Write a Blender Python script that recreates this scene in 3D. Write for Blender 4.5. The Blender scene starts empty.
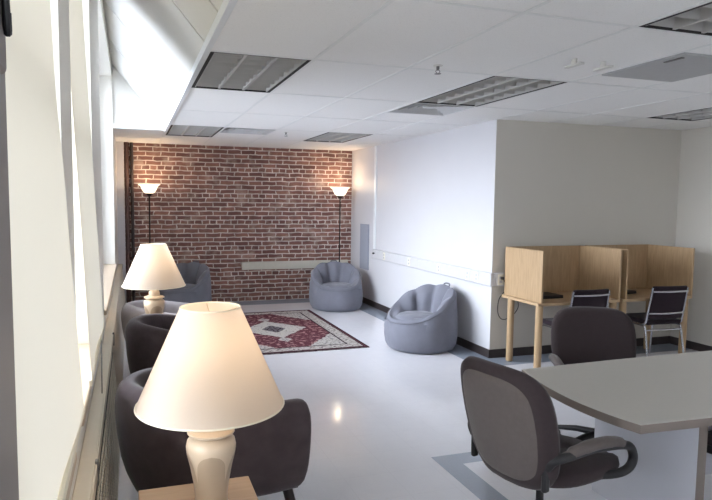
import bpy, math, random
from mathutils import Matrix, Vector
random.seed(7)
S = bpy.context.scene
COL = S.collection
PI = math.pi
# ------------------------------------------------------------------ camera
RI = Vector((0.950596, -0.308971, 0.0098785)); FW = Vector((0.30898, 0.947658, -0.080579))
RI = (RI - FW*RI.dot(FW)/FW.dot(FW)).normalized(); FW.normalize(); UP = RI.cross(FW)
cd = bpy.data.cameras.new('camera'); cam = bpy.data.objects.new('camera', cd); COL.objects.link(cam)
cd.sensor_width = 36; cd.lens = 600/712*36; cd.shift_x = (356-326.39)/712; cd.clip_start = .03
cam.matrix_world = Matrix(((RI.x, UP.x, -FW.x, 0), (RI.y, UP.y, -FW.y, 0), (RI.z, UP.z, -FW.z, 1.70), (0, 0, 0, 1)))
S.camera = cam
# ------------------------------------------------------------------ world, daylight, exposure
W = bpy.data.worlds.new('overcast_sky'); S.world = W; W.use_nodes = True
_t = W.node_tree; _tc = _t.nodes.new('ShaderNodeTexCoord'); _sx = _t.nodes.new('ShaderNodeSeparateXYZ'); _rp = _t.nodes.new('ShaderNodeValToRGB')
_mr = _t.nodes.new('ShaderNodeMapRange'); _mr.inputs[1].default_value = -1; _mr.inputs[2].default_value = 1
_t.links.new(_tc.outputs['Generated'], _sx.inputs[0]); _t.links.new(_sx.outputs[2], _mr.inputs[0]); _t.links.new(_mr.outputs[0], _rp.inputs[0])
_rp.color_ramp.elements[0].position = .44; _rp.color_ramp.elements[0].color = (.27, .28, .31, 1)     # ground and buildings outside
_rp.color_ramp.elements[1].position = .54; _rp.color_ramp.elements[1].color = (.90, .925, 1.0, 1)     # overcast sky
_t.links.new(_rp.outputs[0], _t.nodes['Background'].inputs[0])
_t.nodes['Background'].inputs[1].default_value = 11.0
vs = S.view_settings
S.display_settings.display_device = 'sRGB'
vs.view_transform = 'Standard'; vs.look = 'None'; vs.gamma = 1; vs.use_curve_mapping = False
vs.exposure = .92
S.cycles.use_denoising = True
S.cycles.max_bounces = 10; S.cycles.diffuse_bounces = 6; S.cycles.transparent_max_bounces = 12
S.cycles.sample_clamp_indirect = 6
WINS = [(-2.9, -1.45), (-1.1, .35), (.80, 2.03), (2.40, 3.62), (4.70, 8.06)]  # first two are unseen, put in and widened for foreground light
SILL, HEAD = .86, 3.22
def portal(y0, y1):
    l = bpy.data.lights.new('window_portal', 'AREA'); l.shape = 'RECTANGLE'; l.size = HEAD-SILL; l.size_y = y1-y0
    l.cycles.is_portal = True
    o = bpy.data.objects.new('window_portal', l); COL.objects.link(o)
    o.location = (-.52, (y0+y1)/2, (SILL+HEAD)/2); o.rotation_euler = (0, -PI/2, 0)
for w in WINS: portal(*w)
FILL_WIN = (.8, 2.0, 1.2, 2.1)                      # unseen window added behind the camera to brighten the foreground
def front_portal():
    l = bpy.data.lights.new('window_portal', 'AREA'); l.shape = 'RECTANGLE'; l.size = FILL_WIN[1]-FILL_WIN[0]; l.size_y = FILL_WIN[3]-FILL_WIN[2]
    l.cycles.is_portal = True
    o = bpy.data.objects.new('window_portal', l); COL.objects.link(o)
    o.location = ((FILL_WIN[0]+FILL_WIN[1])/2, -3.42, (FILL_WIN[2]+FILL_WIN[3])/2); o.rotation_euler = (PI/2, 0, PI)
front_portal()

# ------------------------------------------------------------------ helpers
class MB:
    def __init__(s): s.v = []; s.f = []
    def add(s, vs_, fs):
        n = len(s.v); s.v += [tuple(p) for p in vs_]; s.f += [tuple(i+n for i in q) for q in fs]; return s
    def box(s, x0, x1, y0, y1, z0, z1, rot=None, about=None):
        vs_ = [Vector((x, y, z)) for z in (z0, z1) for y in (y0, y1) for x in (x0, x1)]
        if rot is not None:
            a = Vector(about) if about else Vector(((x0+x1)/2, (y0+y1)/2, (z0+z1)/2))
            vs_ = [a + rot @ (p-a) for p in vs_]
        return s.add(vs_, [(0, 2, 3, 1), (4, 5, 7, 6), (0, 1, 5, 4), (2, 6, 7, 3), (0, 4, 6, 2), (1, 3, 7, 5)])
    def rings(s, rs, caps=(True, True), closed=False, ring_closed=True):
        n = len(rs[0]); base = len(s.v); fs = []
        vs_ = [p for r in rs for p in r]; m = len(rs)
        for i in range(m if closed else m-1):
            j = (i+1) % m
            for k in range(n if ring_closed else n-1):
                l = (k+1) % n
                fs.append((i*n+k, i*n+l, j*n+l, j*n+k))
        if not closed and ring_closed:
            if caps[0]: fs.append(tuple(range(n-1, -1, -1)))
            if caps[1]: fs.append(tuple(range((m-1)*n, m*n)))
        return s.add(vs_, fs)
    def lathe(s, prof, seg=32, c=(0, 0, 0), caps=(True, True)):
        rs = [[(c[0]+r*math.cos(2*PI*k/seg), c[1]+r*math.sin(2*PI*k/seg), c[2]+z) for k in range(seg)] for r, z in prof]
        return s.rings(rs, caps)
    def tube(s, pts, r, seg=10, closed=False, smooth=0):
        pts = [Vector(p) for p in pts]
        if smooth: pts = spline(pts, smooth, closed)
        n = len(pts); rs = []; up = None
        for i, p in enumerate(pts):
            if closed: t = pts[(i+1) % n]-pts[i-1]
            else: t = pts[min(i+1, n-1)]-pts[max(i-1, 0)]
            t.normalize()
            if up is None: up = t.orthogonal().normalized()
            up = (up - t*up.dot(t)).normalized(); b = t.cross(up)
            rr = r[i*len(r)//n] if isinstance(r, (list, tuple)) else r
            rs.append([p + (up*math.cos(2*PI*k/seg)+b*math.sin(2*PI*k/seg))*rr for k in range(seg)])
        return s.rings(rs, closed=closed)
    def prism(s, poly, z0, z1):
        n = len(poly)
        return s.rings([[(x, y, z0) for x, y in poly], [(x, y, z1) for x, y in poly]])
    def build(s, name, mat, parent=None, smooth=None, bevel=0, bseg=2, sub=0, loc=None, rot=None):
        me = bpy.data.meshes.new(name); me.from_pydata(s.v, [], s.f); me.update()
        me.materials.append(mat)
        import bmesh
        bm = bmesh.new(); bm.from_mesh(me); bmesh.ops.recalc_face_normals(bm, faces=bm.faces); bm.to_mesh(me); bm.free()
        o = bpy.data.objects.new(name, me); COL.objects.link(o)
        if parent: o.parent = parent
        if loc: o.location = loc
        if rot is not None: o.rotation_euler = (0, 0, rot)
        if bevel:
            b = o.modifiers.new('bevel', 'BEVEL'); b.width = bevel; b.segments = bseg; b.limit_method = 'ANGLE'; b.angle_limit = .6
        if sub:
            m = o.modifiers.new('sub', 'SUBSURF'); m.levels = sub; m.render_levels = sub
        if smooth is None: smooth = 40
        if smooth or bevel:
            for p in me.polygons: p.use_smooth = True
            if not sub: me.set_sharp_from_angle(angle=math.radians(smooth if smooth else 40))
        return o
def spline(pts, k, closed=False):
    out = []; n = len(pts)
    for i in range(n if closed else n-1):
        if closed: a, b, c, d = pts[i-1], pts[i], pts[(i+1) % n], pts[(i+2) % n]
        else: a, b, c, d = pts[max(i-1, 0)], pts[i], pts[i+1], pts[min(i+2, n-1)]
        for j in range(k):
            t = j/k
            out.append(.5*((2*b)+(c-a)*t+(2*a-5*b+4*c-d)*t*t+(3*b-a-3*c+d)*t**3))
    if not closed: out.append(pts[-1])
    return out
def R3(axis, deg): return Matrix.Rotation(math.radians(deg), 3, axis)
def tag(o, label, cat, group=None):
    o['label'] = label; o['category'] = cat
    if group: o['group'] = group
    return o
def thing(name, label, cat, loc=(0, 0, 0), rz=0, group=None):
    o = bpy.data.objects.new(name, None); COL.objects.link(o); o.empty_display_size = .1
    o.location = loc; o.rotation_euler = (0, 0, rz)
    return tag(o, label, cat, group)
def struct(o): o['kind'] = 'structure'; return o
def dup(o, loc, rz, label, parent=None):
    c = o.copy(); COL.objects.link(c)
    if parent is None: c.location = loc; c.rotation_euler = (0, 0, rz); c['label'] = label
    else: c.parent = parent
    for ch in list(o.children): dup(ch, None, None, None, c)
    return c
def heading(deg): return math.radians(90-deg)       # heading from +y towards +x -> rotation of a thing that faces local +x

# ------------------------------------------------------------------ materials
class NT:
    def __init__(s, name):
        s.m = bpy.data.materials.new(name); s.m.use_nodes = True; s.t = s.m.node_tree
        s.p = s.t.nodes['Principled BSDF']; s.out = s.t.nodes['Material Output']
    def n(s, typ, **kw):
        x = s.t.nodes.new(typ)
        for k, v in kw.items(): setattr(x, k, v)
        return x
    def set(s, node, key, val):
        if hasattr(val, 'bl_idname') or isinstance(val, bpy.types.NodeSocket): s.t.links.new(val, node.inputs[key])
        else: node.inputs[key].default_value = val
    def math(s, op, a, b=None, clamp=False):
        x = s.n('ShaderNodeMath', operation=op, use_clamp=clamp); s.set(x, 0, a)
        if b is not None: s.set(x, 1, b)
        return x.outputs[0]
    def mix(s, f, a, b, mode='MIX'):
        x = s.n('ShaderNodeMix', data_type='RGBA', blend_type=mode)
        s.set(x, 0, f); s.set(x, 6, a); s.set(x, 7, b); return x.outputs[2]
    def coord(s): return s.n('ShaderNodeTexCoord').outputs['Object']
    def geo(s): return s.n('ShaderNodeNewGeometry').outputs['Position']
    def noise(s, vec, scale, detail=3, rough=.5):
        x = s.n('ShaderNodeTexNoise'); s.set(x, 'Vector', vec); s.set(x, 'Scale', scale); s.set(x, 'Detail', detail); s.set(x, 'Roughness', rough)
        return x.outputs['Fac']
    def ramp(s, f, stops):
        x = s.n('ShaderNodeValToRGB'); s.set(x, 0, f)
        while len(x.color_ramp.elements) < len(stops): x.color_ramp.elements.new(.5)
        for e, (p, c) in zip(x.color_ramp.elements, stops): e.position = p; e.color = c if len(c) == 4 else (*c, 1)
        return x.outputs[0]
    def bump(s, h, strength=.2, dist=.01):
        x = s.n('ShaderNodeBump'); s.set(x, 'Height', h); s.set(x, 'Strength', strength); s.set(x, 'Distance', dist)
        s.t.links.new(x.outputs[0], s.p.inputs['Normal'])
    def base(s, c): s.set(s.p, 'Base Color', c if not isinstance(c, tuple) or len(c) == 4 else (*c, 1))
def rgb(r, g, b):
    f = lambda c: (c/255/12.92) if c/255 <= .04045 else ((c/255+.055)/1.055)**2.4
    return (f(r), f(g), f(b), 1)
def simple(name, c, rough=.5, metal=0, var=.06, vscale=20, bump=0, bscale=200, spec=.5, stretch=None):
    t = NT(name); v = t.coord()
    if stretch:
        mp = t.n('ShaderNodeMapping'); t.set(mp, 'Vector', v); mp.inputs['Scale'].default_value = stretch; v = mp.outputs[0]
    n = t.noise(v, vscale, 4)
    t.base(t.mix(n, tuple(min(1, k*(1-var)) for k in c[:3])+(1,), tuple(min(1, k*(1+var)) for k in c[:3])+(1,)))
    t.set(t.p, 'Roughness', rough); t.set(t.p, 'Metallic', metal); t.set(t.p, 'Specular IOR Level', spec)
    if bump: t.bump(t.noise(v, bscale, 2), bump, .003)
    return t.m
def m_fabric(name, c, var=.2, vscale=12, sheen=.15, bump=.25, bscale=350):
    m = simple(name, c, .92, 0, var, vscale, bump, bscale, .2)
    p = m.node_tree.nodes['Principled BSDF']; p.inputs['Sheen Weight'].default_value = sheen; p.inputs['Sheen Roughness'].default_value = .4
    return m
def m_brick():
    t = NT('red_brick'); pos = t.geo()
    sx = t.n('ShaderNodeSeparateXYZ'); t.set(sx, 0, pos)
    cx = t.n('ShaderNodeCombineXYZ')
    w = t.noise(pos, 6, 2)
    t.set(cx, 0, t.math('ADD', sx.outputs[0], t.math('MULTIPLY', t.math('SUBTRACT', t.noise(pos, 14, 2), .5), .05))); t.set(cx, 1, t.math('ADD', sx.outputs[2], t.math('MULTIPLY', t.math('SUBTRACT', w, .5), .03)))
    b = t.n('ShaderNodeTexBrick', offset=.5, squash=.5, squash_frequency=6); t.set(b, 'Vector', cx.outputs[0])
    b.offset_frequency = 2
    for k, v in (('Scale', 1), ('Mortar Size', .0092), ('Mortar Smooth', .25), ('Bias', 0), ('Brick Width', .235), ('Row Height', .0725)): t.set(b, k, v)
    t.set(b, 'Color1', rgb(116, 80, 74)); t.set(b, 'Color2', rgb(158, 114, 102)); t.set(b, 'Mortar', rgb(226, 214, 204))
    n1 = t.noise(pos, 3.2, 4, .6); n2 = t.noise(pos, 45, 3); n3 = t.noise(pos, 7, 3)
    c = t.mix(t.math('MULTIPLY', t.ramp(n3, [(.35, (0, 0, 0)), (.65, (1, 1, 1))]), .4), b.outputs[0], rgb(88, 62, 58))
    c = t.mix(t.ramp(n1, [(.54, (0, 0, 0)), (.70, (.5, .5, .5))]), c, rgb(196, 178, 166))
    t.base(c); t.set(t.p, 'Roughness', .85)
    t.bump(t.math('ADD', t.math('MULTIPLY', b.outputs['Fac'], -1), t.math('MULTIPLY', n2, .3)), .8, .008)
    return t.m
def m_floor():
    t = NT('vinyl_tile_floor'); pos = t.geo()
    sx = t.n('ShaderNodeSeparateXYZ'); t.set(sx, 0, pos); X, Y = sx.outputs[0], sx.outputs[1]
    def box(x0, x1, y0, y1):
        a = t.math('MULTIPLY', t.math('GREATER_THAN', X, x0), t.math('LESS_THAN', X, x1))
        return t.math('MULTIPLY', a, t.math('MULTIPLY', t.math('GREATER_THAN', Y, y0), t.math('LESS_THAN', Y, y1)))
    ring = t.math('SUBTRACT', box(1.885, 5.6, -1.5, 3.48), box(2.04, 5.45, -1.35, 3.33))
    edge = t.math('MAXIMUM', box(3.42, 3.8, 5.3, 10.1), t.math('MAXIMUM', box(3.42, 6.4, 5.3, 5.7), box(-.3, 3.8, 9.62, 10.1)))
    mask = t.math('MAXIMUM', ring, edge)
    n = t.noise(pos, 9, 5, .65); n2 = t.noise(pos, 70, 3, .6)
    white = t.mix(n, rgb(222, 221, 226), rgb(234, 233, 236)); white = t.mix(t.math('MULTIPLY', n2, .35), white, rgb(204, 206, 216))
    blue = t.mix(n2, rgb(142, 150, 164), rgb(160, 168, 180))
    c = t.mix(mask, white, blue)
    def joint(A): return t.math('LESS_THAN', t.math('ABSOLUTE', t.math('SUBTRACT', t.math('FRACT', t.math('DIVIDE', t.math('ADD', A, 30.02), .3048)), .5)), .005)
    j = t.math('MAXIMUM', joint(X), joint(Y))
    c = t.mix(t.math('MULTIPLY', j, .13), c, rgb(150, 152, 158))
    t.base(c); t.set(t.p, 'Roughness', t.math('ADD', .06, t.math('MULTIPLY', n, .08))); t.set(t.p, 'Specular IOR Level', .55)
    t.bump(t.math('SUBTRACT', t.noise(pos, 5, 2), t.math('MULTIPLY', j, .2)), .05, .01)
    return t.m
def m_ceiling():
    t = NT('acoustic_tile'); pos = t.geo()
    n = t.noise(pos, 160, 3, .7); n1 = t.noise(pos, 1.2, 2)
    c = t.mix(t.ramp(n, [(.32, (0, 0, 0)), (.42, (1, 1, 1))]), rgb(222, 221, 218), rgb(240, 239, 237))
    c = t.mix(t.math('MULTIPLY', n1, .15), c, rgb(222, 219, 214))
    t.base(c); t.set(t.p, 'Roughness', .9); t.bump(n, .25, .003); return t.m
def m_wood(name, a, b, axis=2, rough=.45):
    t = NT(name); v = t.coord(); mp = t.n('ShaderNodeMapping'); t.set(mp, 'Vector', v)
    sc = [18, 18, 18]; sc[axis] = 1.6; mp.inputs['Scale'].default_value = sc
    n = t.noise(mp.outputs[0], 3, 6, .65)
    t.base(t.ramp(n, [(.3, a), (.7, b)])); t.set(t.p, 'Roughness', rough); t.bump(n, .06, .003); return t.m
def m_glass():
    t = NT('window_glass')
    tr = t.n('ShaderNodeBsdfTransparent'); tr.inputs[0].default_value = (.95, .98, 1, 1)
    gl = t.n('ShaderNodeBsdfGlossy'); gl.inputs['Roughness'].default_value = .02
    fr = t.n('ShaderNodeFresnel'); fr.inputs[0].default_value = 1.45
    mx = t.n('ShaderNodeMixShader'); t.t.links.new(fr.outputs[0], mx.inputs[0]); t.t.links.new(tr.outputs[0], mx.inputs[1]); t.t.links.new(gl.outputs[0], mx.inputs[2])
    t.t.links.new(mx.outputs[0], t.out.inputs[0]); return t.m
def m_translucent(name, c, frac=.5, weave=300):
    t = NT(name); v = t.coord()
    n = t.noise(v, weave, 2); col = t.mix(t.math('MULTIPLY', n, .25), c, tuple(k*.86 for k in c[:3])+(1,))
    d = t.n('ShaderNodeBsdfDiffuse'); tl = t.n('ShaderNodeBsdfTranslucent')
    t.t.links.new(col, d.inputs[0]); t.t.links.new(col, tl.inputs[0])
    mx = t.n('ShaderNodeMixShader'); mx.inputs[0].default_value = frac
    t.t.links.new(d.outputs[0], mx.inputs[1]); t.t.links.new(tl.outputs[0], mx.inputs[2]); t.t.links.new(mx.outputs[0], t.out.inputs[0]); return t.m
def m_emit(name, c, s):
    t = NT(name); t.base(c); t.set(t.p, 'Emission Color', c); t.set(t.p, 'Emission Strength', s); return t.m
def m_rug():
    HX, HY = .86, 1.25
    t = NT('oriental_rug_weave'); v = t.coord(); sx = t.n('ShaderNodeSeparateXYZ'); t.set(sx, 0, v)
    ax = t.math('ABSOLUTE', sx.outputs[0]); ay = t.math('ABSOLUTE', sx.outputs[1])
    dx = t.math('SUBTRACT', HX, ax); dy = t.math('SUBTRACT', HY, ay); d = t.math('MINIMUM', dx, dy)      # distance to edge
    ab = t.n('ShaderNodeCombineXYZ'); t.set(ab, 0, ax); t.set(ab, 1, ay); sym = ab.outputs[0]            # mirrored pattern space
    def vor(scale):
        x = t.n('ShaderNodeTexVoronoi'); t.set(x, 'Vector', sym); t.set(x, 'Scale', scale); return x.outputs['Distance']
    fl = t.noise(sym, 26, 3, .6); fl2 = vor(22)
    RED, DK, CR, GR = rgb(88, 48, 56), rgb(50, 34, 42), rgb(176, 170, 164), rgb(116, 112, 116)
    field = t.mix(t.math('GREATER_THAN', t.noise(sym, 17, 2), .57), RED, rgb(150, 112, 112)); field = t.mix(t.math('LESS_THAN', fl2, .16), field, DK)
    cream = t.mix(t.math('GREATER_THAN', fl, .55), CR, GR); cream = t.mix(t.math('LESS_THAN', fl2, .14), cream, RED)
    wob = t.math('MULTIPLY', t.math('SUBTRACT', t.noise(sym, 11, 2), .5), .22)
    # medallion (diamond), its core, and four corner spandrels
    dm = t.math('ADD', t.math('ADD', t.math('DIVIDE', ax, .45), t.math('DIVIDE', ay, .52)), wob)
    core = t.math('ADD', t.math('ADD', t.math('DIVIDE', ax, .17), t.math('DIVIDE', ay, .22)), t.math('MULTIPLY', wob, 2))
    pend = t.math('ADD', t.math('ADD', t.math('DIVIDE', ax, .09), t.math('DIVIDE', t.math('ABSOLUTE', t.math('SUBTRACT', ay, .62)), .13)), wob)
    fx = t.math('SUBTRACT', HX-.21, ax); fy = t.math('SUBTRACT', HY-.21, ay)
    sp = t.math('ADD', t.math('ADD', t.math('DIVIDE', fx, .46), t.math('DIVIDE', fy, .62)), wob)
    c = t.mix(t.math('LESS_THAN', sp, 1), field, cream)
    c = t.mix(t.math('LESS_THAN', pend, 1), c, cream)
    c = t.mix(t.math('LESS_THAN', dm, 1), c, t.mix(t.math('GREATER_THAN', fl, .60), CR, GR))
    c = t.mix(t.math('LESS_THAN', core, 1), c, t.mix(t.math('GREATER_THAN', fl, .5), DK, GR))
    bord = t.mix(t.math('GREATER_THAN', fl, .52), CR, rgb(134, 126, 124)); bord = t.mix(t.math('LESS_THAN', vor(13), .2), bord, DK)
    c = t.mix(t.math('LESS_THAN', d, .21), c, bord)
    for a, b, k in ((.20, .222, DK), (.045, .06, DK), (0, .03, rgb(52, 26, 34)), (.03, .046, RED)):
        c = t.mix(t.math('MULTIPLY', t.math('GREATER_THAN', d, a), t.math('LESS_THAN', d, b)), c, k)
    t.base(c); t.set(t.p, 'Roughness', .95); t.set(t.p, 'Specular IOR Level', .1); t.bump(t.noise(v, 400, 2), .4, .003); return t.m

M = dict(
    floor=m_floor(), brick=m_brick(), ceil=m_ceiling(), glass=m_glass(), rug=m_rug(),
    wall=simple('white_wall_paint', rgb(201, 200, 203), .5, 0, .02, 3, .08, 120),
    greywall=simple('grey_wall_paint', rgb(206, 201, 192), .6, 0, .02, 3, .08, 120),
    pier=simple('pier_paint', rgb(226, 222, 214), .6, 0, .03, 4),
    soffit=simple('soffit_panel_paint', rgb(214, 212, 206), .7, 0, .03, 3),
    base=simple('dark_vinyl_base', rgb(58, 50, 50), .5), grid=simple('white_grid_metal', rgb(228, 228, 226), .5),
    frame=simple('white_window_frame', rgb(225, 228, 230), .4), sill=simple('sill_paint', rgb(196, 178, 156), .5),
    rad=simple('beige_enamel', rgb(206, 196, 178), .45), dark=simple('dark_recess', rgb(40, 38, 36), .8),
    pipe=simple('dark_pipe_paint', rgb(58, 44, 42), .5), pipe2=simple('brown_pipe_paint', rgb(84, 58, 52), .55),
    blind=m_translucent('cream_blind_cloth', rgb(240, 231, 212), .09), shade=m_translucent('lamp_shade_cloth', rgb(220, 206, 190), .45),
    ceramic=simple('cream_ceramic', rgb(209, 188, 161), .3, 0, .03, 6), facet=simple('shaded_facet_ceramic', rgb(178, 156, 131), .35, 0, .03, 6), brass=simple('brass', rgb(180, 150, 90), .3, 1),
    trim=simple('shade_trim_tape', rgb(232, 222, 200), .8), cordw=simple('white_cord_plastic', rgb(226, 216, 200), .5),
    tanwood=m_wood('tan_laminate', rgb(182, 150, 118), rgb(196, 164, 132), 0), legwood=m_wood('dark_leg_wood', rgb(34, 28, 26), rgb(50, 40, 36)),
    maple=m_wood('maple_laminate', rgb(160, 132, 98), rgb(184, 155, 120), 2), maplex=m_wood('maple_desk_laminate', rgb(166, 138, 104), rgb(188, 160, 125), 0),
    velvet=m_fabric('charcoal_velvet', rgb(74, 64, 66), .35, 14, .25), velvet2=m_fabric('grey_lilac_velvet', rgb(158, 152, 154), .2, 9, .2),
    bean=m_fabric('grey_blue_canvas', rgb(117, 118, 128), .16, 7, .2, .55, 26), beand=m_fabric('grey_blue_piping', rgb(112, 113, 121), .1, 7, .1),
    office=m_fabric('brown_grey_office_cloth', rgb(98, 90, 87), .12, 40, .2), officed=m_fabric('dark_office_cloth', rgb(62, 53, 54), .12, 40, .15),
    black=simple('black_plastic', rgb(24, 22, 24), .45), chair=m_fabric('dark_plum_vinyl', rgb(44, 34, 40), .12, 30, .1),
    chrome=simple('chrome_tube', rgb(190, 190, 196), .22, 1, .02), tabletop=simple('grey_laminate', rgb(186, 182, 174), .38, 0, .04, 60),
    tableedge=simple('taupe_edge_band', rgb(118, 107, 99), .5), slab=simple('pale_grey_laminate', rgb(186, 186, 192), .4, 0, .02, 8),
    laptop=simple('matt_black_shell', rgb(30, 26, 28), .5), louver=simple('satin_aluminium', rgb(190, 188, 185), .55, .3, .03),
    housing=simple('white_enamel', rgb(214, 212, 206), .4), tubeg=simple('fluorescent_tube_glass', rgb(236, 236, 232), .3),
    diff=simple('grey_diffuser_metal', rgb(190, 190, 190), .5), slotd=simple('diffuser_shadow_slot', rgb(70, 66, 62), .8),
    raceway=simple('ivory_raceway', rgb(198, 197, 199), .45), ivory=simple('ivory_outlet', rgb(222, 216, 200), .4),
    panel=simple('grey_panel', rgb(150, 154, 166), .6), access=simple('grey_access_panel', rgb(176, 176, 176), .6),
    railp=simple('cream_rail_paint', rgb(206, 202, 190), .6), bronze=simple('dark_bronze', rgb(44, 34, 30), .4, .6),
    bowl=m_emit('lit_frosted_glass', (1, .86, .68, 1), .8), bulb=m_emit('warm_bulb', (1, .78, .5, 1), 5), steel=simple('dull_steel', rgb(120, 118, 116), .4, .8),
    post=simple('grey_post_paint', rgb(128, 122, 118), .5), bracket=simple('brown_bracket_plastic', rgb(120, 112, 108), .5),
)

# ------------------------------------------------------------------ the room
CZ = 2.592; XW = -.20; XR = 3.726; YB = 10.02; YA = 5.61; XE = 6.29; Y0 = -3.2; XC = .46
struct(MB().box(-.5, 6.5, Y0-.2, 10.3, -.1, 0).build('floor', M['floor']))
b = MB().box(-.13, XR+.06, YB, YB+.25, 0, 2.615); struct(b.build('wall_back', M['brick']))
struct(MB().box(-.5, XR+.3, YB+.012, YB+.3, 2.6, 3.6).build('trim_1', M['wall']))
struct(MB().box(-.5, -.09, YB-.10, YB+.25, 0, CZ).build('trim_2', M['wall']))
struct(MB().box(XR, XR+.2, YA+.001, YB, 0, CZ+.1).build('wall_right', M['wall']))
struct(MB().box(XR+.0005, XE+.2, YA, YA+.2, 0, CZ+.1).build('wall_alcove', M['greywall']))
struct(MB().box(XE, XE+.2, Y0, YA, 0, CZ+.1).build('wall_east', M['greywall']))
struct(MB().box(-.5, FILL_WIN[0], Y0-.2, Y0, 0, 3.7).box(FILL_WIN[1], XE+.2, Y0-.2, Y0, 0, 3.7).box(FILL_WIN[0], FILL_WIN[1], Y0-.2, Y0, 0, FILL_WIN[2]).box(FILL_WIN[0], FILL_WIN[1], Y0-.2, Y0, FILL_WIN[3], 3.7).build('wall_front', M['greywall']))
f = struct(MB().box(FILL_WIN[0], FILL_WIN[1], Y0-.16, Y0-.1, FILL_WIN[2], FILL_WIN[2]+.05).box(FILL_WIN[0], FILL_WIN[1], Y0-.16, Y0-.1, FILL_WIN[3]-.05, FILL_WIN[3]).box(FILL_WIN[0], FILL_WIN[0]+.05, Y0-.16, Y0-.1, FILL_WIN[2], FILL_WIN[3]).box(FILL_WIN[1]-.05, FILL_WIN[1], Y0-.16, Y0-.1, FILL_WIN[2], FILL_WIN[3]).box(1.37, 1.43, Y0-.16, Y0-.1, FILL_WIN[2], FILL_WIN[3]).build('window_6', M['frame']))  # frame of the added fill-light window, out of view
MB().box(FILL_WIN[0]+.05, FILL_WIN[1]-.05, Y0-.134, Y0-.128, FILL_WIN[2]+.05, FILL_WIN[3]-.05).build('glass_pane', M['glass'], f)
struct(MB().box(-.5, -.128, .42, .748, .74, HEAD).build('trim_8', M['post'], bevel=.004))
struct(MB().box(XR-.018, XR, 8.88, 8.95, .83, CZ).build('trim_3', M['frame'], bevel=.004))
# dark baseboards
struct(MB().box(XR-.012, XR, YA-.012, YB, 0, .095).build('baseboard_right', M['base'], bevel=.003))
struct(MB().box(XR-.012, XE, YA-.012, YA, 0, .095).build('baseboard_alcove', M['base'], bevel=.003))
struct(MB().box(XE-.012, XE, Y0, YA-.012, 0, .095).build('baseboard_east', M['base'], bevel=.003))
# window wall: piers, spandrel, header
mb = MB().box(-.5, XW, Y0, YB-.1, 0, SILL).box(-.5, XW, Y0, YB-.1, HEAD, 3.7)
ys = [Y0]+[e for w in WINS for e in w]+[YB-.1]
for i in range(0, len(ys), 2): mb.box(-.5, XW, ys[i], ys[i+1], SILL, HEAD)
struct(mb.build('wall_left', M['pier']))
for i, (a, c) in enumerate(WINS):
    fr = MB(); x0, x1 = -.44, -.37
    fr.box(x0, x1, a, a+.05, SILL, HEAD).box(x0, x1, c-.05, c, SILL, HEAD).box(x0, x1, a, c, SILL, SILL+.06).box(x0, x1, a, c, HEAD-.06, HEAD)
    if i < 4: fr.box(x0, x1, a, c, 1.98, 2.05)
    if i > 3:
        for q in (1, 2): fr.box(x0, x1, a+(c-a)*q/3-.025, a+(c-a)*q/3+.025, SILL, HEAD)
    f = struct(fr.build('window_%d' % (i+1), M['frame'], bevel=.004))
    MB().box(-.41, -.404, a+.05, c-.05, SILL+.06, HEAD-.06).build('glass_pane', M['glass'], f)
    MB().box(-.37, XW+.02, a-.03, c+.03, SILL-.015, SILL+.02).build('window_sill', M['sill'], f, bevel=.006)
# ceiling: flat tiles left out where a fixture is set in, sloped panels over the windows
GX = [XC+.654*i for i in range(9)]+[XE]
GY = [2.47+1.24*i for i in range(-5, 7)]; GY = [Y0]+GY+[YB]
FIX = [(0, 3.71), (0, 7.43), (3, 3.71), (3, 1.23), (3, 7.43), (7, 3.71)]
isfix = lambda i, y: any(i == a and abs(y-c) < .1 for a, c in FIX)
cb = MB(); gb = MB()
for i in range(len(GX)-1):
    for j in range(len(GY)-1):
        if GX[i] > XR-.1 and GY[j] > YA-.1: continue
        if isfix(i, GY[j]): continue
        y1 = GY[j+1] if not (GX[i] > XR-.1 and GY[j+1] > YA) else YA
        if (i == 1 and abs(GY[j]-7.43) < .1): cb.box(GX[i], GX[i+1], GY[j]+.63, y1, CZ, CZ+.03); continue
        if (i == 3 and abs(GY[j]-4.95) < .1): cb.box(GX[i], GX[i+1], GY[j]+.63, y1, CZ, CZ+.03); continue
        cb.box(GX[i], GX[i+1], GY[j], y1, CZ, CZ+.03)
cb.box(XW, XC, 8.08, YB, CZ, CZ+.03)
cl = struct(cb.build('ceiling', M['ceil']))
struct(MB().box(-.5, 6.5, Y0, 10.2, 3.62, 3.7).box(XC+.04, 6.5, Y0, 10.2, CZ+.16, CZ+.2).build('trim_4', M['soffit']))
T = .012
for x in GX[1:-1]: gb.box(x-T, x+T, Y0, YB if x < XR-.1 else YA, CZ-.003, CZ+.02)
for y in GY[1:-1]: gb.box(XC, XR if y > YA-.1 else XE, y-T, y+T, CZ-.0025, CZ+.02)
gb.box(GX[1], GX[2], 8.06-T, 8.06+T, CZ-.0025, CZ+.02).box(GX[3], GX[4], 5.58-T, 5.58+T, CZ-.0025, CZ+.02)
gb.box(XC-.03, XC+.004, 8.08, YB, CZ-.003, CZ+.02)
struct(gb.build('trim_5', M['grid']))
gb = MB().box(XC-.035, XC+.002, Y0, 8.10, CZ-.02, CZ+.04).box(XW, XC, 8.06, 8.10, CZ-.004, CZ+.05); struct(gb.build('trim_6', M['frame'], bevel=.004))
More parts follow.
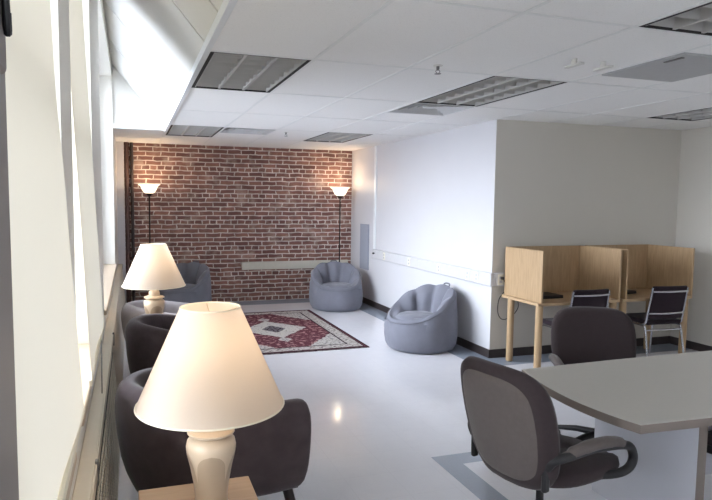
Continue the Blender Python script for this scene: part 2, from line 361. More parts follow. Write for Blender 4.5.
# slope
SL = 1.2; xt = -.22; zt = CZ+.02+(XC-.02-xt)*SL
joints = [Y0, -2.0, -.75, .5, 1.75, 3.07, 3.66, 5.52, 6.8, 8.08]
sb = MB()
nrm = Vector((-SL, 0, -1)).normalized()
for a, c in zip(joints, joints[1:]):
    g = .012
    p = [(XC-.02, a+g, CZ+.02), (XC-.02, c-g, CZ+.02), (xt, c-g, zt), (xt, a+g, zt)]
    q = [tuple(Vector(k)-nrm*.03) for k in p]
    sb.rings([p, q])
struct(sb.build('wall_slope', M['soffit']))
p = [(XC, Y0, CZ+.03), (XC, 8.08, CZ+.03), (xt, 8.08, zt+.05), (xt, Y0, zt+.05)]
struct(MB().rings([p, [tuple(Vector(k)-nrm*.04) for k in p]]).build('trim_7', M['grid']))
tri = [(XC, 8.08, CZ), (-.5, 8.08, CZ), (-.5, 8.08, 3.7), (xt, 8.08, zt+.2), (XC+.04, 8.08, CZ+.06)]
struct(MB().rings([tri, [(x, y+.05, z) for x, y, z in tri]]).build('wall_soffit_end', M['soffit']))

# ------------------------------------------------------------------ ceiling fittings
def troffer(label, i, y):
    x0, x1 = GX[i], GX[i+1]; w = x1-x0; L = 1.24
    t = thing('ceiling_light', label, 'ceiling light', (x0, y, CZ), 0, 'recessed ceiling lights')
    h = MB().box(.006, w-.006, .006, L-.006, .10, .11)
    for q in ((.006, .014, .006, L-.006), (w-.014, w-.006, .006, L-.006)): h.box(*q, 0, .10)
    for q in ((.014, w-.014, .006, .014), (.014, w-.014, L-.014, L-.006)): h.box(*q, 0, .10)
    h.build('housing', M['housing'], t)
    f = MB()
    for q in ((.012, .034, .012, L-.012), (w-.034, w-.012, .012, L-.012)): f.box(*q, -.003, .01)
    for q in ((.034, w-.034, .012, .022), (.034, w-.034, L-.022, L-.012)): f.box(*q, -.003, .01)
    f.build('frame', M['dark'], t)  # black strips painted in as the shadow of the reveal gap
    a, c = .036, w-.036; cw = (c-a)/3; d = L-.05; n = 8; ch = d/n
    def rail(lv, P, Q, side):
        P, Q, s_ = Vector(P), Vector(Q), Vector(side)
        prof = [(-.006, .075), (-.004, .045), (-.009, .006), (-.009, 0), (.009, 0), (.009, .006), (.004, .045), (.006, .075)]
        lv.rings([[P+s_*u+Vector((0, 0, z)) for u, z in prof], [Q+s_*u+Vector((0, 0, z)) for u, z in prof]])
    def wedge(lv, P, Q, side):      # downward pointing parabolic blade from P to Q
        P, Q, s_ = Vector(P), Vector(Q), Vector(side)
        prof = [(-.006, .075), (-.004, .045), (-.003, .012), (0, .002), (.003, .012), (.004, .045), (.006, .075)]
        lv.rings([[P+s_*u+Vector((0, 0, z)) for u, z in prof], [Q+s_*u+Vector((0, 0, z)) for u, z in prof]])
    lv = MB()
    for k in range(4): rail(lv, (a+k*cw, .025, 0), (a+k*cw, L-.025, 0), (1, 0, 0))
    for k in range(n+1): wedge(lv, (a, .025+k*ch, .006), (c, .025+k*ch, .006), (0, 1, 0))
    lv.build('louver', M['louver'], t, smooth=60)
    for k in range(3):
        x = a+cw*(k+.5); MB().tube([(x, .04, .088), (x, L-.04, .088)], .013, 10).build('tube', M['tubeg'], t)
    return t
troffer('recessed ceiling light beside the soffit edge, nearest and largest one at left', 0, 3.71)
troffer('small far recessed ceiling light at soffit edge near the brick wall', 0, 7.43)
troffer('recessed ceiling light with bright scalloped louvre cells, in mid ceiling behind the sprinkler head', 3, 3.71)
troffer('recessed ceiling light cut by the upper right corner of the photo', 3, 1.23)
troffer('far recessed ceiling light above the right floor lamp and brick wall', 3, 7.43)
troffer('ceiling light at far right above the alcove with study carrels', 7, 3.71)
def diffuser(label, x0, x1, y0, y1):
    t = thing('air_diffuser', label, 'air vent', (x0, y0, CZ), 0, 'ceiling air diffusers')
    w, d = x1-x0, y1-y0
    f = MB()
    for k, z in ((0, -.004), (.07, .004), (.14, .012), (.21, .02)):
        a, b_, c, e = k, w-k, k, d-k; q = .035
        o1 = [(a, c, z), (b_, c, z), (b_, e, z), (a, e, z)]
        o2 = [(a+q, c+q, z+.045), (b_-q, c+q, z+.045), (b_-q, e-q, z+.045), (a+q, e-q, z+.045)]
        o3 = [(x, y, zz+.004) for x, y, zz in o2]; o4 = [(x, y, zz+.004) for x, y, zz in o1]
        f.rings([o1, o2, o3, o4], closed=True)
    f.build('louver', M['diff'], t, smooth=0)
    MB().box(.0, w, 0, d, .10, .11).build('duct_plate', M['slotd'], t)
    MB().box(w/2-.05, w/2+.05, d/2-.05, d/2+.05, .015, .03).build('centre_plate', M['diff'], t)
diffuser('square ceiling air diffuser between the two farthest lights', GX[1]+.02, GX[2]-.02, 7.46, 8.04)
diffuser('square ceiling air diffuser touching the far end of the bright scalloped light', GX[3]+.02, GX[4]-.02, 4.98, 5.56)
t = thing('access_panel', 'grey square access panel set in the ceiling with a small latch', 'panel', (3.092, 2.77, CZ))
MB().box(0, .625, 0, .65, -.012, .0).build('door', M['access'], t, bevel=.003)
MB().box(.05, .072, .06, .19, -.018, -.012).build('latch', M['steel'], t)
def sprinkler(label, x, y):
    t = thing('sprinkler_head', label, 'sprinkler', (x, y, CZ), 0, 'ceiling sprinkler heads'); t.scale = (.8, .8, .8)
    MB().lathe([(.001, -.008), (.036, -.006), (.04, 0)], 20).build('flange', M['housing'], t)
    MB().lathe([(.013, -.008), (.013, -.03), (.009, -.032), (.009, -.04)], 14).build('body', M['steel'], t)
    MB().tube([(-.012, 0, -.036), (-.02, 0, -.05), (-.004, 0, -.066)], .003, 6).tube([(.012, 0, -.036), (.02, 0, -.05), (.004, 0, -.066)], .003, 6).build('yoke', M['steel'], t)
    MB().lathe([(.001, -.066), (.026, -.066), (.028, -.069), (.001, -.071)], 16).build('deflector', M['steel'], t)
sprinkler('near sprinkler head hanging in front of the bright scalloped ceiling light', 1.92, 3.58)
sprinkler('tiny far sprinkler head on the ceiling by the far air diffuser', 1.93, 7.66)
for x, lab in ((2.618, 'left of two small white ceiling brackets near the grey access panel'), (2.838, 'right of two small white ceiling brackets, the one nearer the grey access panel')):
    t = thing('ceiling_bracket', lab, 'bracket', (x, 3.13, CZ), 0, 'white ceiling brackets')
    MB().box(-.018, .018, -.07, .07, -.045, -.033).build('plate', M['housing'], t, bevel=.002)
    MB().box(-.006, .006, -.02, .02, -.033, 0).build('stem', M['housing'], t)

# ------------------------------------------------------------------ left wall fittings
def blind(label, y0, y1, prof, hemz):
    t = thing('window_blind', label, 'blind', (0, 0, 0), 0, 'cream window blinds')
    rs = []; n = 24
    zs = [HEAD-.03-(HEAD-.03-hemz)*k/40 for k in range(41)]
    def xat(z):
        for (za, xa), (zb, xb) in zip(prof, prof[1:]):
            if za >= z >= zb: return xa+(xb-xa)*(za-z)/(za-zb)
        return prof[-1][1] if z < prof[-1][0] else prof[0][1]
    for z in zs:
        lo = max(0, min(1, (2.3-z)/1.2))
        rs.append([(xat(z)+.006*lo*math.sin(k/n*7+z*1.3), y0+(y1-y0)*k/n, z) for k in range(n+1)])
    MB().rings(rs, ring_closed=False).build('cloth', M['blind'], t, smooth=80)
    x = xat(hemz)
    MB().box(x-.006, x+.006, y0+.002, y1-.002, hemz-.02, hemz+.004).build('hem_bar', M['trim'], t, bevel=.003)
    MB().tube([(prof[0][1]-.0, y0, HEAD-.035), (prof[0][1]-.0, y1, HEAD-.035)], .022, 14).build('roller', M['frame'], t)
    return t
blind('nearest cream cloth window blind at the left edge of the photo', .755, 1.83, [(3.2, -.245), (2.6, -.215), (2.2, -.198), (1.97, -.190), (1.78, -.176), (1.33, -.155), (1.10, -.143)], 1.10)
t = blind('second cream cloth window blind, hanging between two grey piers', 2.43, 3.55, [(3.2, -.245), (2.64, -.226), (1.87, -.192), (1.09, -.163), (1.0, -.158)], 1.0)
MB().tube([(-.16, 3.35, 1.0), (-.152, 3.2, .93), (-.146, 3.05, .86), (-.142, 2.95, .79)], .0025, 6, smooth=6).build('cord', M['dark'], t)
t = thing('blind_bracket', 'brown grey bracket with dark hook high on the nearest pier, upper left corner', 'bracket', (-.1278, .682, 0))
MB().box(.0, .013, -.16, .0, 1.822, 2.3).build('housing', M['bracket'], t, bevel=.014, bseg=4)
MB().tube([(.016, -.03, 1.95), (.017, -.026, 1.885), (.017, -.018, 1.86), (.016, -.012, 1.88)], .004, 8, smooth=5).build('hook', M['black'], t)
t = thing('radiator_cover', 'long beige radiator cover with slotted grille under the windows', 'radiator cover', (0, 0, 0))
sec = [(-.199, 0), (-.095, 0), (-.095, .1), (-.14, .66), (-.14, .72), (-.199, .72)]
MB().rings([[(x, -1.0, z) for x, z in sec], [(x, 9.6, z) for x, z in sec]]).build('body', M['rad'], t, bevel=.004)
fx = lambda z: -.095-.045*(z-.1)/.56
MB().box(-.141, -.134, -1.0, 9.6, .655, .715).build('top_rail', M['rad'], t, bevel=.003)
g = MB()
y = .9
while y < 4.4:
    for r in range(9):
        z = .12+r*.056
        g.box(fx(z+.026), fx(z+.026)+.005, y, y+.017, z, z+.05, R3('X', 28))
    y += .036
g.build('grille', M['rad'], t, smooth=0)
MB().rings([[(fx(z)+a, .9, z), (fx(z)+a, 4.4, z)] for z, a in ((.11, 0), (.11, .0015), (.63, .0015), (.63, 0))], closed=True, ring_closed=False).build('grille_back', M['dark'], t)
for y in (2.32, 4.6): MB().box(-.142, -.13, y, y+.03, .63, .725).build('clip', M['steel'], t, bevel=.003)

for x, r, m, lab in ((-.052, .034, 'pipe2', 'brown vertical pipe in the left corner of the brick wall, the left one of two'), (.026, .024, 'pipe', 'thin near black vertical pipe on the brick wall, right one of two')):
    t = thing('wall_pipe', lab, 'pipe', (x, YB-.045, 0), 0, 'vertical pipes in the corner')
    MB().lathe([(r, 0), (r, CZ)], 18).build('riser', M[m], t)
    MB().box(-r-.008, r+.008, -.01, .045, 2.3, 2.33).build('pipe_clamp', M['steel' if m == 'pipe' else m], t)
tag(MB().box(1.763, 3.66, YB-.045, YB, .535, .67).build('wall_rail', M['railp'], bevel=.006), 'long cream horizontal rail mounted low on the brick wall', 'rail')
tag(MB().box(XR-.02, XR, 9.16, 9.53, .575, 1.33).build('wall_panel', M['panel'], bevel=.004), 'grey blue upright panel on the white wall by the right floor lamp', 'panel')

# raceway with outlets
t = thing('cable_raceway', 'ivory cable raceway with outlets running along the white wall and round its corner', 'raceway', (0, 0, 0))
MB().box(XR-.045, XR, YA-.045, 8.9, .80, .945).build('channel', M['raceway'], t, bevel=.008)
MB().box(XR, XR+.155, YA-.045, YA, .80, .945).build('channel', M['raceway'], t, bevel=.008)
MB().box(XR-.047, XR, 8.9, 8.96, .795, .95).build('end_cap', M['raceway'], t, bevel=.006)
def outlet(o, axis):
    p = MB()
    if axis == 'x': p.box(-.052, -.045, -.037, .037, -.058, .058)
    else: p.box(-.037, .037, -.052, -.045, -.058, .058)
    pl = p.build('outlet', M['ivory'], t, bevel=.003, loc=o)
    for dz in (-.022, .022):
        s = MB()
        if axis == 'x': s.box(-.054, -.051, -.016, .016, dz-.014, dz+.014)
        else: s.box(-.016, .016, -.054, -.051, dz-.014, dz+.014)
        s.build('socket', M['access'], pl, bevel=.002)
for y in (8.43, 7.56, 6.71, 6.03, 5.84): outlet((XR, y, .872), 'x')
outlet((XR+.08, YA, .872), 'y')
MB().box(-.03, .0, -.012, .012, -.012, .012).build('plug_cap', M['black'], t, loc=(XR-.045, 8.83, .885))

# ------------------------------------------------------------------ rug
r = MB().box(-.86, .86, -1.25, 1.25, 0.0005, .011).build('rug', M['rug'], bevel=.003, loc=(1.775, 7.66, 0))
tag(r, 'dark red and cream oriental rug with centre medallion on the floor', 'rug')

# ------------------------------------------------------------------ armchairs (face local +x, origin at floor centre)
def armchair(label, loc, rz, m):
    t = thing('armchair', label, 'armchair', loc, rz, 'tub armchairs by the windows')
    path = []
    for k in range(7): path.append((.36-.36*k/6, -.315-.012*math.sin(PI*k/6), 0, -1, k/6*.36))
    for k in range(1, 24):
        u = PI*k/24; path.append((-.41*math.sin(u)*1.0, -.315*math.cos(u), -math.sin(u)*.9, -math.cos(u), .36+k/24))
    for k in range(7): path.append((.36*k/6, .315+.012*math.sin(PI*k/6), 0, 1, 1.36+.36*k/6))
    rs = []
    for (x, y, nx, ny, s_) in path:
        l = math.hypot(nx, ny); nx /= l; ny /= l
        q = max(0, min(1, (x+.41)/.71)); q = q*q*(3-2*q)
        h = .822*(1-q)+.735*q
        prof = [(-.065, .265), (-.03, .255), (.012-.02*max(0,-nx), .31), (.050, .43), (.072, h-.12), (.062, h-.045), (.03, h-.006), (-.008, h), (-.045, h-.012), (-.066, h-.055), (-.07, h-.14), (-.062, .40), (-.05, .25)]
        rs.append([(x+nx*a, y+ny*a, z) for a, z in prof])
    # rounded arm fronts
    def shrink(r, k, dx):
        c = sum((Vector(p) for p in r), Vector())/len(r); return [c+(Vector(p)-c)*k+Vector((dx, 0, 0)) for p in r]
    rs = [shrink(rs[0], .70, .045), shrink(rs[0], .93, .03)]+rs+[shrink(rs[-1], .93, .03), shrink(rs[-1], .70, .045)]
    MB().rings(rs).build('shell', m, t, smooth=70, sub=1)
    poly = [(.40, -.235), (.41, 0), (.40, .235)]+[(-.26*math.sin(PI*k/10), .245*math.cos(PI*k/10)) for k in range(11)]
    MB().prism(poly, .27, .445).build('seat_cushion', m, t, bevel=.04, bseg=4)
    MB().prism([(x*.96, y*.98) for x, y in poly], .235, .285).build('seat_base', m, t)
    for sx in (-1, 1):
        for sy in (-1, 1):
            MB().tube([(sx*.25+.06, sy*.26, .27), (sx*.31+.06, sy*.31, 0)], [.026, .024, .015], 12).build('leg', M['legwood'], t)
    return t
ac = armchair('nearest dark charcoal tub armchair, behind the large near table lamp', (.385, 3.05, 0), math.radians(7), M['velvet'])
ac2 = dup(ac, (.375, 4.58, 0), math.radians(-5), 'second dark charcoal tub armchair, half hidden behind the near lamp shade'); ac2.scale = (.90, 1, 1)
ac3 = armchair('light grey tub armchair glimpsed behind the far table lamp base', (.37, 5.92, 0), math.radians(-8), M['velvet2']); ac3.scale = (1, 1, .87)

# ------------------------------------------------------------------ end tables and table lamps
def end_table(label, loc):
    t = thing('end_table', label, 'table', loc, 0, 'tan end tables')
    MB().box(-.215, .215, -.215, .215, .545, .58).build('tabletop', M['tanwood'], t, bevel=.004)
    MB().box(-.19, .19, -.19, .19, .47, .545).build('apron', M['tanwood'], t)
    MB().box(-.19, .19, -.19, .19, .16, .18).build('shelf', M['tanwood'], t)
    for sx in (-1, 1):
        for sy in (-1, 1): MB().box(sx*.19-.02, sx*.19+.02, sy*.19-.02, sy*.19+.02, 0, .545).build('leg', M['tanwood'], t, bevel=.003)
    return t
et = end_table('tan square end table under the large near table lamp', (.226, 2.135, 0))
dup(et, (.20, 5.25, 0), 0, 'tan end table under the far table lamp, mostly hidden behind the second armchair')
def table_lamp(label, loc):
    t = thing('table_lamp', label, 'lamp', loc, 0, 'cream table lamps')
    prof = [(.066, 0), (.07, .006), (.068, .018), (.058, .03), (.056, .06), (.062, .11), (.073, .17), (.084, .215), (.089, .242), (.085, .263), (.068, .278), (.05, .284)]
    MB().lathe(prof, 40).build('base', M['ceramic'], t, smooth=60)
    # arched facets as raised patches, relief shading put into their darker colour
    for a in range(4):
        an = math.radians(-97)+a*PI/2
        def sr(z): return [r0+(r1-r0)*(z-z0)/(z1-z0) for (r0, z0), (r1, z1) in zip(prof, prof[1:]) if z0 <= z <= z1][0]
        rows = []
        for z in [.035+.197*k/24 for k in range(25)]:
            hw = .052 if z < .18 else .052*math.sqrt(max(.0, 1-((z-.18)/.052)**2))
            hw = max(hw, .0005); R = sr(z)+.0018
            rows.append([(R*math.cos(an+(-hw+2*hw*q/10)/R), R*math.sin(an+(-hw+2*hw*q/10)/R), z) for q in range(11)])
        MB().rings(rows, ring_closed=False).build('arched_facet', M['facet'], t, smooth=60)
    MB().lathe([(.05, .282), (.07, .285), (.084, .292), (.084, .299), (.066, .306), (.04, .31)], 36).build('flange', M['ceramic'], t, smooth=60)
    MB().lathe([(.044, .308), (.047, .33), (.04, .35), (.02, .365)], 28).build('cap', M['ceramic'], t, smooth=60)
    MB().lathe([(.008, .36), (.008, .42), (.018, .425), (.018, .47), (.010, .475)], 16).build('socket', M['brass'], t)
    MB().lathe([(.012, .475), (.016, .49), (.03, .525), (.03, .55), (.018, .572), (.001, .578)], 20).build('bulb', M['bulb'], t, smooth=80)
    sh = MB().lathe([(.260, .394), (.105, .744)], 72, caps=(False, False)).build('lamp_shade', M['shade'], t, smooth=60)
    ring = lambda R, z: [(R*math.cos(2*PI*k/60), R*math.sin(2*PI*k/60), z) for k in range(60)]
    MB().tube(ring(.260, .395), .0035, 6, True).build('bottom_trim', M['trim'], sh); MB().tube(ring(.105, .743), .003, 6, True).build('top_trim', M['trim'], sh)
    MB().tube([(-.105, 0, .738), (0, 0, .712), (.105, 0, .738)], .0012, 6).tube([(0, -.105, .738), (0, 0, .712), (0, .105, .738)], .0012, 6).build('spider', M['brass'], sh)
    MB().tube([(.018, 0, .43), (.055, 0, .50), (.055, 0, .62), (0, 0, .712)], .0015, 6, smooth=6).tube([(-.018, 0, .43), (-.055, 0, .50), (-.055, 0, .62), (0, 0, .712)], .0015, 6, smooth=6).build('harp', M['brass'], t)
    l = bpy.data.lights.new('lamp_light', 'POINT'); l.energy = .72; l.color = (1, .80, .58); l.shadow_soft_size = .035
    o = bpy.data.objects.new('lamp_light', l); COL.objects.link(o); o.parent = t; o.location = (0, 0, .60)
    return t
tl = table_lamp('large near cream ceramic table lamp, lit, on the near end table', (.262, 2.12, .581))
dup(tl, (.178, 5.25, .581), math.radians(20), 'far cream ceramic table lamp, lit, standing by the window behind the second armchair')
tag(MB().tube([(.20, 2.06, .585), (.15, 2.0, .585), (.10, 2.02, .585), (.10, 2.10, .585), (.16, 2.13, .585)], .004, 8, smooth=8).build('lamp_cord', M['cordw']), 'pale lamp cord coiled on the near end table', 'cord')

# ------------------------------------------------------------------ floor lamps
def floor_lamp(label, x, y):
    t = thing('floor_lamp', label, 'floor lamp', (x, y, 0), 0, 'torchiere floor lamps')
    MB().lathe([(.13, 0), (.13, .012), (.11, .025), (.03, .035), (.012, .06)], 28).build('base', M['bronze'], t)
    MB().lathe([(.011, .03), (.011, 1.74), (.016, 1.75), (.016, 1.765)], 12).build('pole', M['bronze'], t)
    MB().lathe([(.015, 1.75), (.05, 1.775), (.06, 1.80), (.055, 1.80)], 20).build('socket_cup', M['bronze'], t)
    MB().lathe([(.055, 1.795), (.088, 1.82), (.112, 1.86), (.128, 1.905), (.165, 1.935), (.168, 1.940), (.16, 1.938), (.122, 1.908), (.104, 1.86), (.08, 1.825), (.05, 1.80)], 40, caps=(False, False)).build('bowl', M['bowl'], t, smooth=70)
    l = bpy.data.lights.new('floor_lamp_light', 'POINT'); l.energy = 3; l.color = (1, .76, .5); l.shadow_soft_size = .05
    o = bpy.data.objects.new('floor_lamp_light', l); COL.objects.link(o); o.parent = t; o.location = (0, 0, 1.99)
    return t
fl = floor_lamp('left floor lamp with lit white bowl, behind the far table lamp', .275, 9.7)
dup(fl, (3.40, 9.7, 0), 0, 'right floor lamp with lit white bowl, behind a grey bean bag chair')

# ------------------------------------------------------------------ bean bag chairs (open towards local +x)
def bean_bag(label, loc, rz):
    t = thing('bean_bag_chair', label, 'bean bag', loc, rz, 'grey bean bag chairs')
    N = 96
    def rimh(th):
        q = (1-math.cos(th))/2; q = q*q*(3-2*q)*.6+q*.4
        return .36+.335*q
    def puff(th):
        u = (th-PI)/(2*PI)*9.0       # pleats across the back
        back = max(0, min(1, (1-math.cos(th))/2*2.2-.35))
        return abs(math.cos(u*PI)) * back
    def rad(th): return 1+.015*math.sin(3*th+1)+.008*math.sin(7*th)
    out = []
    cols = [(th) for th in (2*PI*k/N for k in range(N))]
    def ring(f): return [(f(th)[0]*math.cos(th), f(th)[0]*math.sin(th), f(th)[1]) for th in cols]
    wr = lambda th, a: .004*math.sin(11*th+a)+.003*math.sin(23*th+a*2)
    ev = [lambda th: (.001, .0), lambda th: (.34, .0), lambda th: (.385*rad(th), .018), lambda th: (.412*rad(th), .07),
          lambda th: ((.425+wr(th, 0))*rad(th), .17), lambda th: ((.424+wr(th, 1))*rad(th), .26), lambda th: ((.415+wr(th, 2))*rad(th), rimh(th)*.45+.16),
          lambda th: ((.402+wr(th, 3))*rad(th), rimh(th)-.07), lambda th: (.392*rad(th)+.012*puff(th), rimh(th)-.02+.012*puff(th)), lambda th: (.365*rad(th), rimh(th)+.004+.022*puff(th))]
    MB().rings([ring(f) for f in ev], caps=(True, False)).build('shell', M['bean'], t, smooth=80)
    iv = [lambda th: (.366*rad(th), rimh(th)+.004+.022*puff(th)), lambda th: (.335-.03*puff(th), rimh(th)-.012+.018*puff(th)), lambda th: (.305-.055*puff(th), rimh(th)*.7+.11),
          lambda th: (.285-.06*puff(th), rimh(th)*.4+.23), lambda th: (.26-.045*puff(th), .385+.02*(1-math.cos(th))/2), lambda th: (.22, .345)]
    MB().rings([ring(f) for f in iv], caps=(False, False)).build('backrest', M['bean'], t, smooth=80)
    sv = [lambda th: (.28, .345), lambda th: (.275, .37), lambda th: (.22, .395), lambda th: (.12, .405+.004*math.sin(5*th)), lambda th: (.001, .398)]
    s = ring; MB().rings([[(x+.03, y, z) for x, y, z in ring(f)] for f in sv], caps=(False, False)).build('seat', M['bean'], t, smooth=80)
    MB().tube([(.398*rad(th)*math.cos(th), .398*rad(th)*math.sin(th), rimh(th)-.028+.01*puff(th)) for th in cols], .0055, 6, True).build('piping', M['beand'], t)
    MB().tube([(-.38, -.05, .68), (-.41, -.04, .725), (-.41, .04, .725), (-.38, .05, .68)], .008, 8, smooth=5).build('handle', M['beand'], t)
    return t
bb = bean_bag('grey bean bag chair standing alone against the white wall, nearest to the camera', (3.22, 6.28, 0), math.radians(194))
dup(bb, (3.10, 8.97, 0), math.radians(258), 'grey bean bag chair in front of the brick wall below the right floor lamp')
dup(bb, (.745, 9.38, 0), math.radians(235), 'grey bean bag chair partly hidden by the far table lamp')

# ------------------------------------------------------------------ study carrels
def carrel(label, x0, x1):
    t = thing('study_carrel', label, 'desk', (x0, 4.92, 0), 0, 'maple study carrels')
    w = x1-x0; D = .62; P = .022
    MB().box(-.03, w+.0, 0, D, .685, .715).build('desktop', M['maplex'], t, bevel=.003)
    MB().box(0, P, .0, D, .715, 1.235).build('side_panel', M['maple'], t, bevel=.003)
    MB().box(w-P, w, .0, D, .715, 1.235).build('side_panel', M['maple'], t, bevel=.003)
    MB().box(P, w-P, D-P, D, .715, 1.235).build('back_panel', M['maple'], t, bevel=.003)
    for x in (.03, w-.035):
        for y in (.06, D-.09): MB().lathe([(.034, .0), (.036, .01), (.036, .685)], 20, (x, y, .006)).build('leg', M['maple'], t)
    for x in (.03, w-.035):
        for y in (.06, D-.09): MB().lathe([(.028, 0), (.028, .008)], 14, (x, y, 0)).build('foot', M['black'], t)
    return t
c1 = carrel('left maple study carrel, the one beside the wall corner and outlet', 3.84, 4.82)
c2 = carrel('right maple study carrel, the one nearer the far right wall', 4.885, 5.80)
def laptop(label, x, y, rz):
    t = thing('laptop', label, 'laptop', (x, y, .716), rz, 'black laptops on the carrels')
    MB().box(-.17, .17, -.12, .12, 0, .02).build('base', M['laptop'], t, bevel=.006)
    MB().box(-.17, .17, -.12, .12, .021, .032).build('lid', M['laptop'], t, bevel=.005)
    return t
lp = laptop('closed black laptop lying on the left study carrel', 4.12, 5.26, .05)
dup(lp, (5.13, 5.28, .7165), .25, 'closed black laptop lying on the right study carrel')
t = thing('power_cord', 'black power cord with plug hanging from the corner outlet beside the left carrel', 'cord', (0, 0, 0))
MB().box(XR+.072, XR+.104, YA-.083, YA-.055, .875, .905).build('plug', M['black'], t, bevel=.006)
MB().tube([(XR+.10, YA-.062, .885), (3.845, 5.552, .86), (3.885, 5.554, .80), (3.90, 5.565, .77), (3.85, 5.573, .72), (3.80, 5.578, .64), (3.80, 5.58, .50), (3.86, 5.58, .43), (3.97, 5.575, .46), (4.05, 5.573, .56), (4.02, 5.572, .70)], .0045, 8, smooth=8).build('cable', M['black'], t)

# ------------------------------------------------------------------ chrome side chairs (face local +x)
def side_chair(label, loc, rz):
    t = thing('side_chair', label, 'chair', loc, rz, 'dark chrome-framed side chairs')
    for s_ in (-1, 1):
        y = .225*s_
        MB().tube([(.24, y*1.08, 0), (.215, y*1.04, .22), (.19, y, .405), (.15, y, .43), (0, y, .43), (-.15, y, .425), (-.19, y, .40), (-.23, y*1.02, .2), (-.27, y*1.05, 0)], .0115, 10, smooth=5).build('leg_frame', M['chrome'], t)
        MB().tube([(-.12, y, .43), (-.185, y, .455), (-.205, y, .52), (-.26, y*.97, .84)], .0115, 10, smooth=4).build('back_post', M['chrome'], t)
    MB().box(-.21, .23, -.215, .215, .435, .485).build('seat', M['chair'], t, bevel=.018, bseg=3)
    rs = []
    for z in [.50+.355*k/8 for k in range(9)]:
        x = -.205-.055*(z-.52)/.32; r = []
        yy = .207
        bow = lambda y: -.02*(1-(y/yy)**2)
        for k in range(9): y = -yy+2*yy*k/8; r.append((x-.012+bow(y), y, z))
        for k in range(9): y = yy-2*yy*k/8; r.append((x+.022+bow(y), y, z))
        rs.append(r)
    MB().rings(rs).build('backrest', M['chair'], t, bevel=.008)
    for z in (.565, .80):
        x = -.218-.055*(z-.52)/.32
        MB().tube([(x, -.218, z), (x-.026, -.1, z), (x-.034, 0, z), (x-.026, .1, z), (x, .218, z)], .011, 10, smooth=4).build('back_rail', M['chrome'], t)
    MB().tube([(-.2, -.225, .38), (-.2, .225, .38)], .009, 8).build('cross_bar', M['chrome'], t)
    return t
sc = side_chair('dark chrome-framed chair pushed in at the left study carrel', (4.34, 5.06, 0), math.radians(90))
dup(sc, (5.37, 5.06, 0), math.radians(86), 'dark chrome-framed chair pushed in at the right study carrel')

# ------------------------------------------------------------------ conference table
t = thing('conference_table', 'large grey conference table with curved end and slab base', 'table', (0, 0, 0))
pts = []
A, Bm, Cc = Vector((2.172, 2.93)), Vector((2.075, 2.44)), Vector((2.128, 2.02))
ctrl = 2*Bm-.5*(A+Cc)
edge = [(1-u)**2*A+2*u*(1-u)*ctrl+u*u*Cc for u in [k/16 for k in range(17)]]
poly = [tuple(p) for p in edge]+[(2.9, 1.985), (3.8, 1.985), (4.75, 2.02), (4.75, 2.93), (3.8, 2.965), (2.9, 2.955)]
MB().prism(poly, .688, .73).build('tabletop', M['tabletop'], t, bevel=.003)
import itertools
eb = MB(); n = len(poly); cen = Vector((3.4, 2.47))
o1 = [(cen.x+(x-cen.x)*1.001, cen.y+(y-cen.y)*1.002) for x, y in poly]
eb.rings([[(x, y, .6885) for x, y in o1], [(x, y, .7285) for x, y in o1]], caps=(False, False)); eb.build('edge_band', M['tableedge'], t)
for x in (2.59, 4.2):
    sl = MB().box(x, x+.05, 2.115, 2.79, 0, .688).build('base_panel', M['slab'], t, bevel=.002)
    MB().box(x-.001, x+.051, 2.112, 2.116, 0, .685).build('edge_strip', M['tableedge'], sl)
MB().box(2.64, 4.2, 2.42, 2.47, .2, .62).build('beam', M['slab'], t)
MB().box(2.19, 2.59, 2.38, 2.48, .655, .688).build('support_rail', M['black'], t)

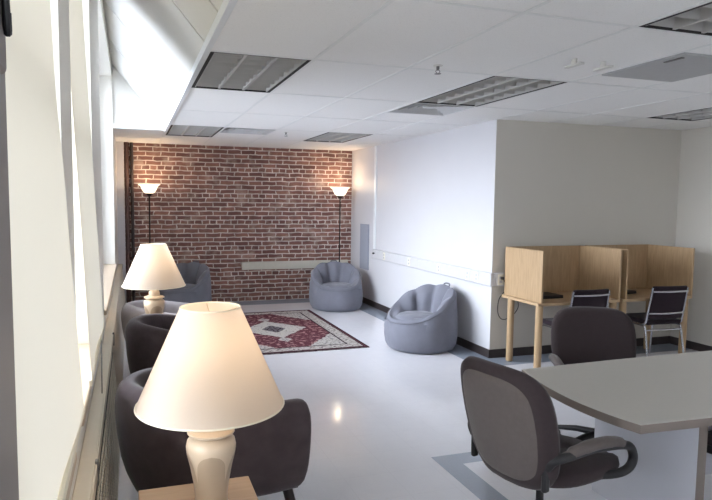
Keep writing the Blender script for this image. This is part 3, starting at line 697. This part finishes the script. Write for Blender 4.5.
# ------------------------------------------------------------------ office armchairs (face local +x)
def office_chair(label, loc, rz):
    t = thing('office_chair', label, 'office chair', loc, rz, 'grey-brown office armchairs')
    def pad(half_w, z0, z1, xf, thick, m, name, n=3.8, off=0, k0=1.0):
        # cushion: superellipse outline in (y,z), front and back faces domed; curved in plan and reclined
        rs = []; K = 48; zc = (z0+z1)/2; hz = (z1-z0)/2
        def P(yu, zu, d):
            y = yu*half_w; z = zc+zu*hz
            w = 1-.10*max(0, -zu)
            return (xf(z)+.11*(y/half_w)**2*.45+d+off, y*w, z)
        def outline(s_):
            o = []
            for k in range(K):
                a = 2*PI*k/K; c, s2 = math.cos(a), math.sin(a)
                o.append((math.copysign(abs(c)**(2/n), c)*s_, math.copysign(abs(s2)**(2/n), s2)*s_))
            return o
        for s_, d in ((.02, thick/2+.004), (.5, thick/2+.004), (.85, thick/2), (.96, thick*.32), (1, 0), (.96, -thick*.32), (.86, -thick/2), (.5, -thick/2-.003), (.02, -thick/2-.003)):
            rs.append([P(y, z, d) for y, z in outline(s_)])
        return MB().rings(rs).build(name, m, t, smooth=75)
    recl = lambda z: -.215-.11*max(0, z-.45)/.45
    back = pad(.27, .41, .99, recl, .09, M['officed'], 'backrest')
    pad(.228, .455, .94, recl, .03, M['office'], 'back_shell', off=-.046).parent = t
    # seat
    rs = []; K = 44
    for s_, z in ((.02, .425), (.8, .42), (.97, .435), (1, .455), (.98, .48), (.9, .495), (.5, .503), (.02, .505)):
        rs.append([(.09+.30*math.copysign(abs(math.cos(2*PI*k/K))**.7, math.cos(2*PI*k/K))*s_, .245*math.copysign(abs(math.sin(2*PI*k/K))**.7, math.sin(2*PI*k/K))*s_, z-(.02 if math.cos(2*PI*k/K) > .8 else 0)) for k in range(K)])
    MB().rings(rs).build('seat', M['officed'], t, smooth=75)
    for s_ in (-1, 1):
        y = s_*.275
        arm = [(-.225, y*.80, .56), (-.22, y*.90, .60), (-.16, y, .618), (0, y*1.03, .626), (.15, y*1.03, .611), (.255, y*1.02, .585), (.30, y*1.0, .525), (.285, y*.98, .475), (.23, y*.92, .45), (.14, y*.82, .45)]
        MB().tube(arm, .021, 12, smooth=6).build('armrest', M['black'], t)
        ap = MB().tube([(-.2, y*.94, .607), (-.12, y*1.01, .633), (0, y*1.03, .643), (.14, y*1.03, .628), (.25, y*1.02, .59)], [.018, .026, .028, .028, .026, .018], 12, smooth=6); ap.build('arm_pad', M['office'], t)
        MB().box(-.245, -.21, y*.78-.012, y*.78+.012, .45, .60).build('back_bracket', M['black'], t, bevel=.008)
    MB().box(-.13, .13, -.11, .11, .385, .425).build('mechanism', M['black'], t, bevel=.01)
    MB().tube([(-.1, 0, .41), (-.17, 0, .415), (-.20, 0, .43), (-.21, 0, .46)], .018, 8, smooth=5).build('back_stem', M['black'], t)
    MB().lathe([(.028, .09), (.028, .25), (.018, .25), (.018, .39)], 16).build('gas_column', M['black'], t)
    for k in range(5):
        a = 2*PI*k/5+.3; c, s2 = math.cos(a), math.sin(a)
        leg = MB().tube([(0, 0, .115), (.15*c, .15*s2, .105), (.29*c, .29*s2, .075)], [.026, .022, .016], 10).build('base_leg', M['black'], t)
        MB().tube([(.29*c-.022*s2, .29*s2+.022*c, .028), (.29*c+.022*s2, .29*s2-.022*c, .028)], .028, 14).build('caster', M['black'], leg)
    return t
oc = office_chair('grey-brown office armchair in the foreground with its back to the camera', (1.87, 2.35, 0), heading(78))
ob = dup(oc, (3.09, 3.28, 0), heading(206), 'dark office chair behind the conference table, facing the camera'); ob.scale = (1, 1.1, .95)
dup(oc, (3.06, 2.02, 0), heading(0), 'office chair tucked under the table at the lower right edge, only black frame showing')
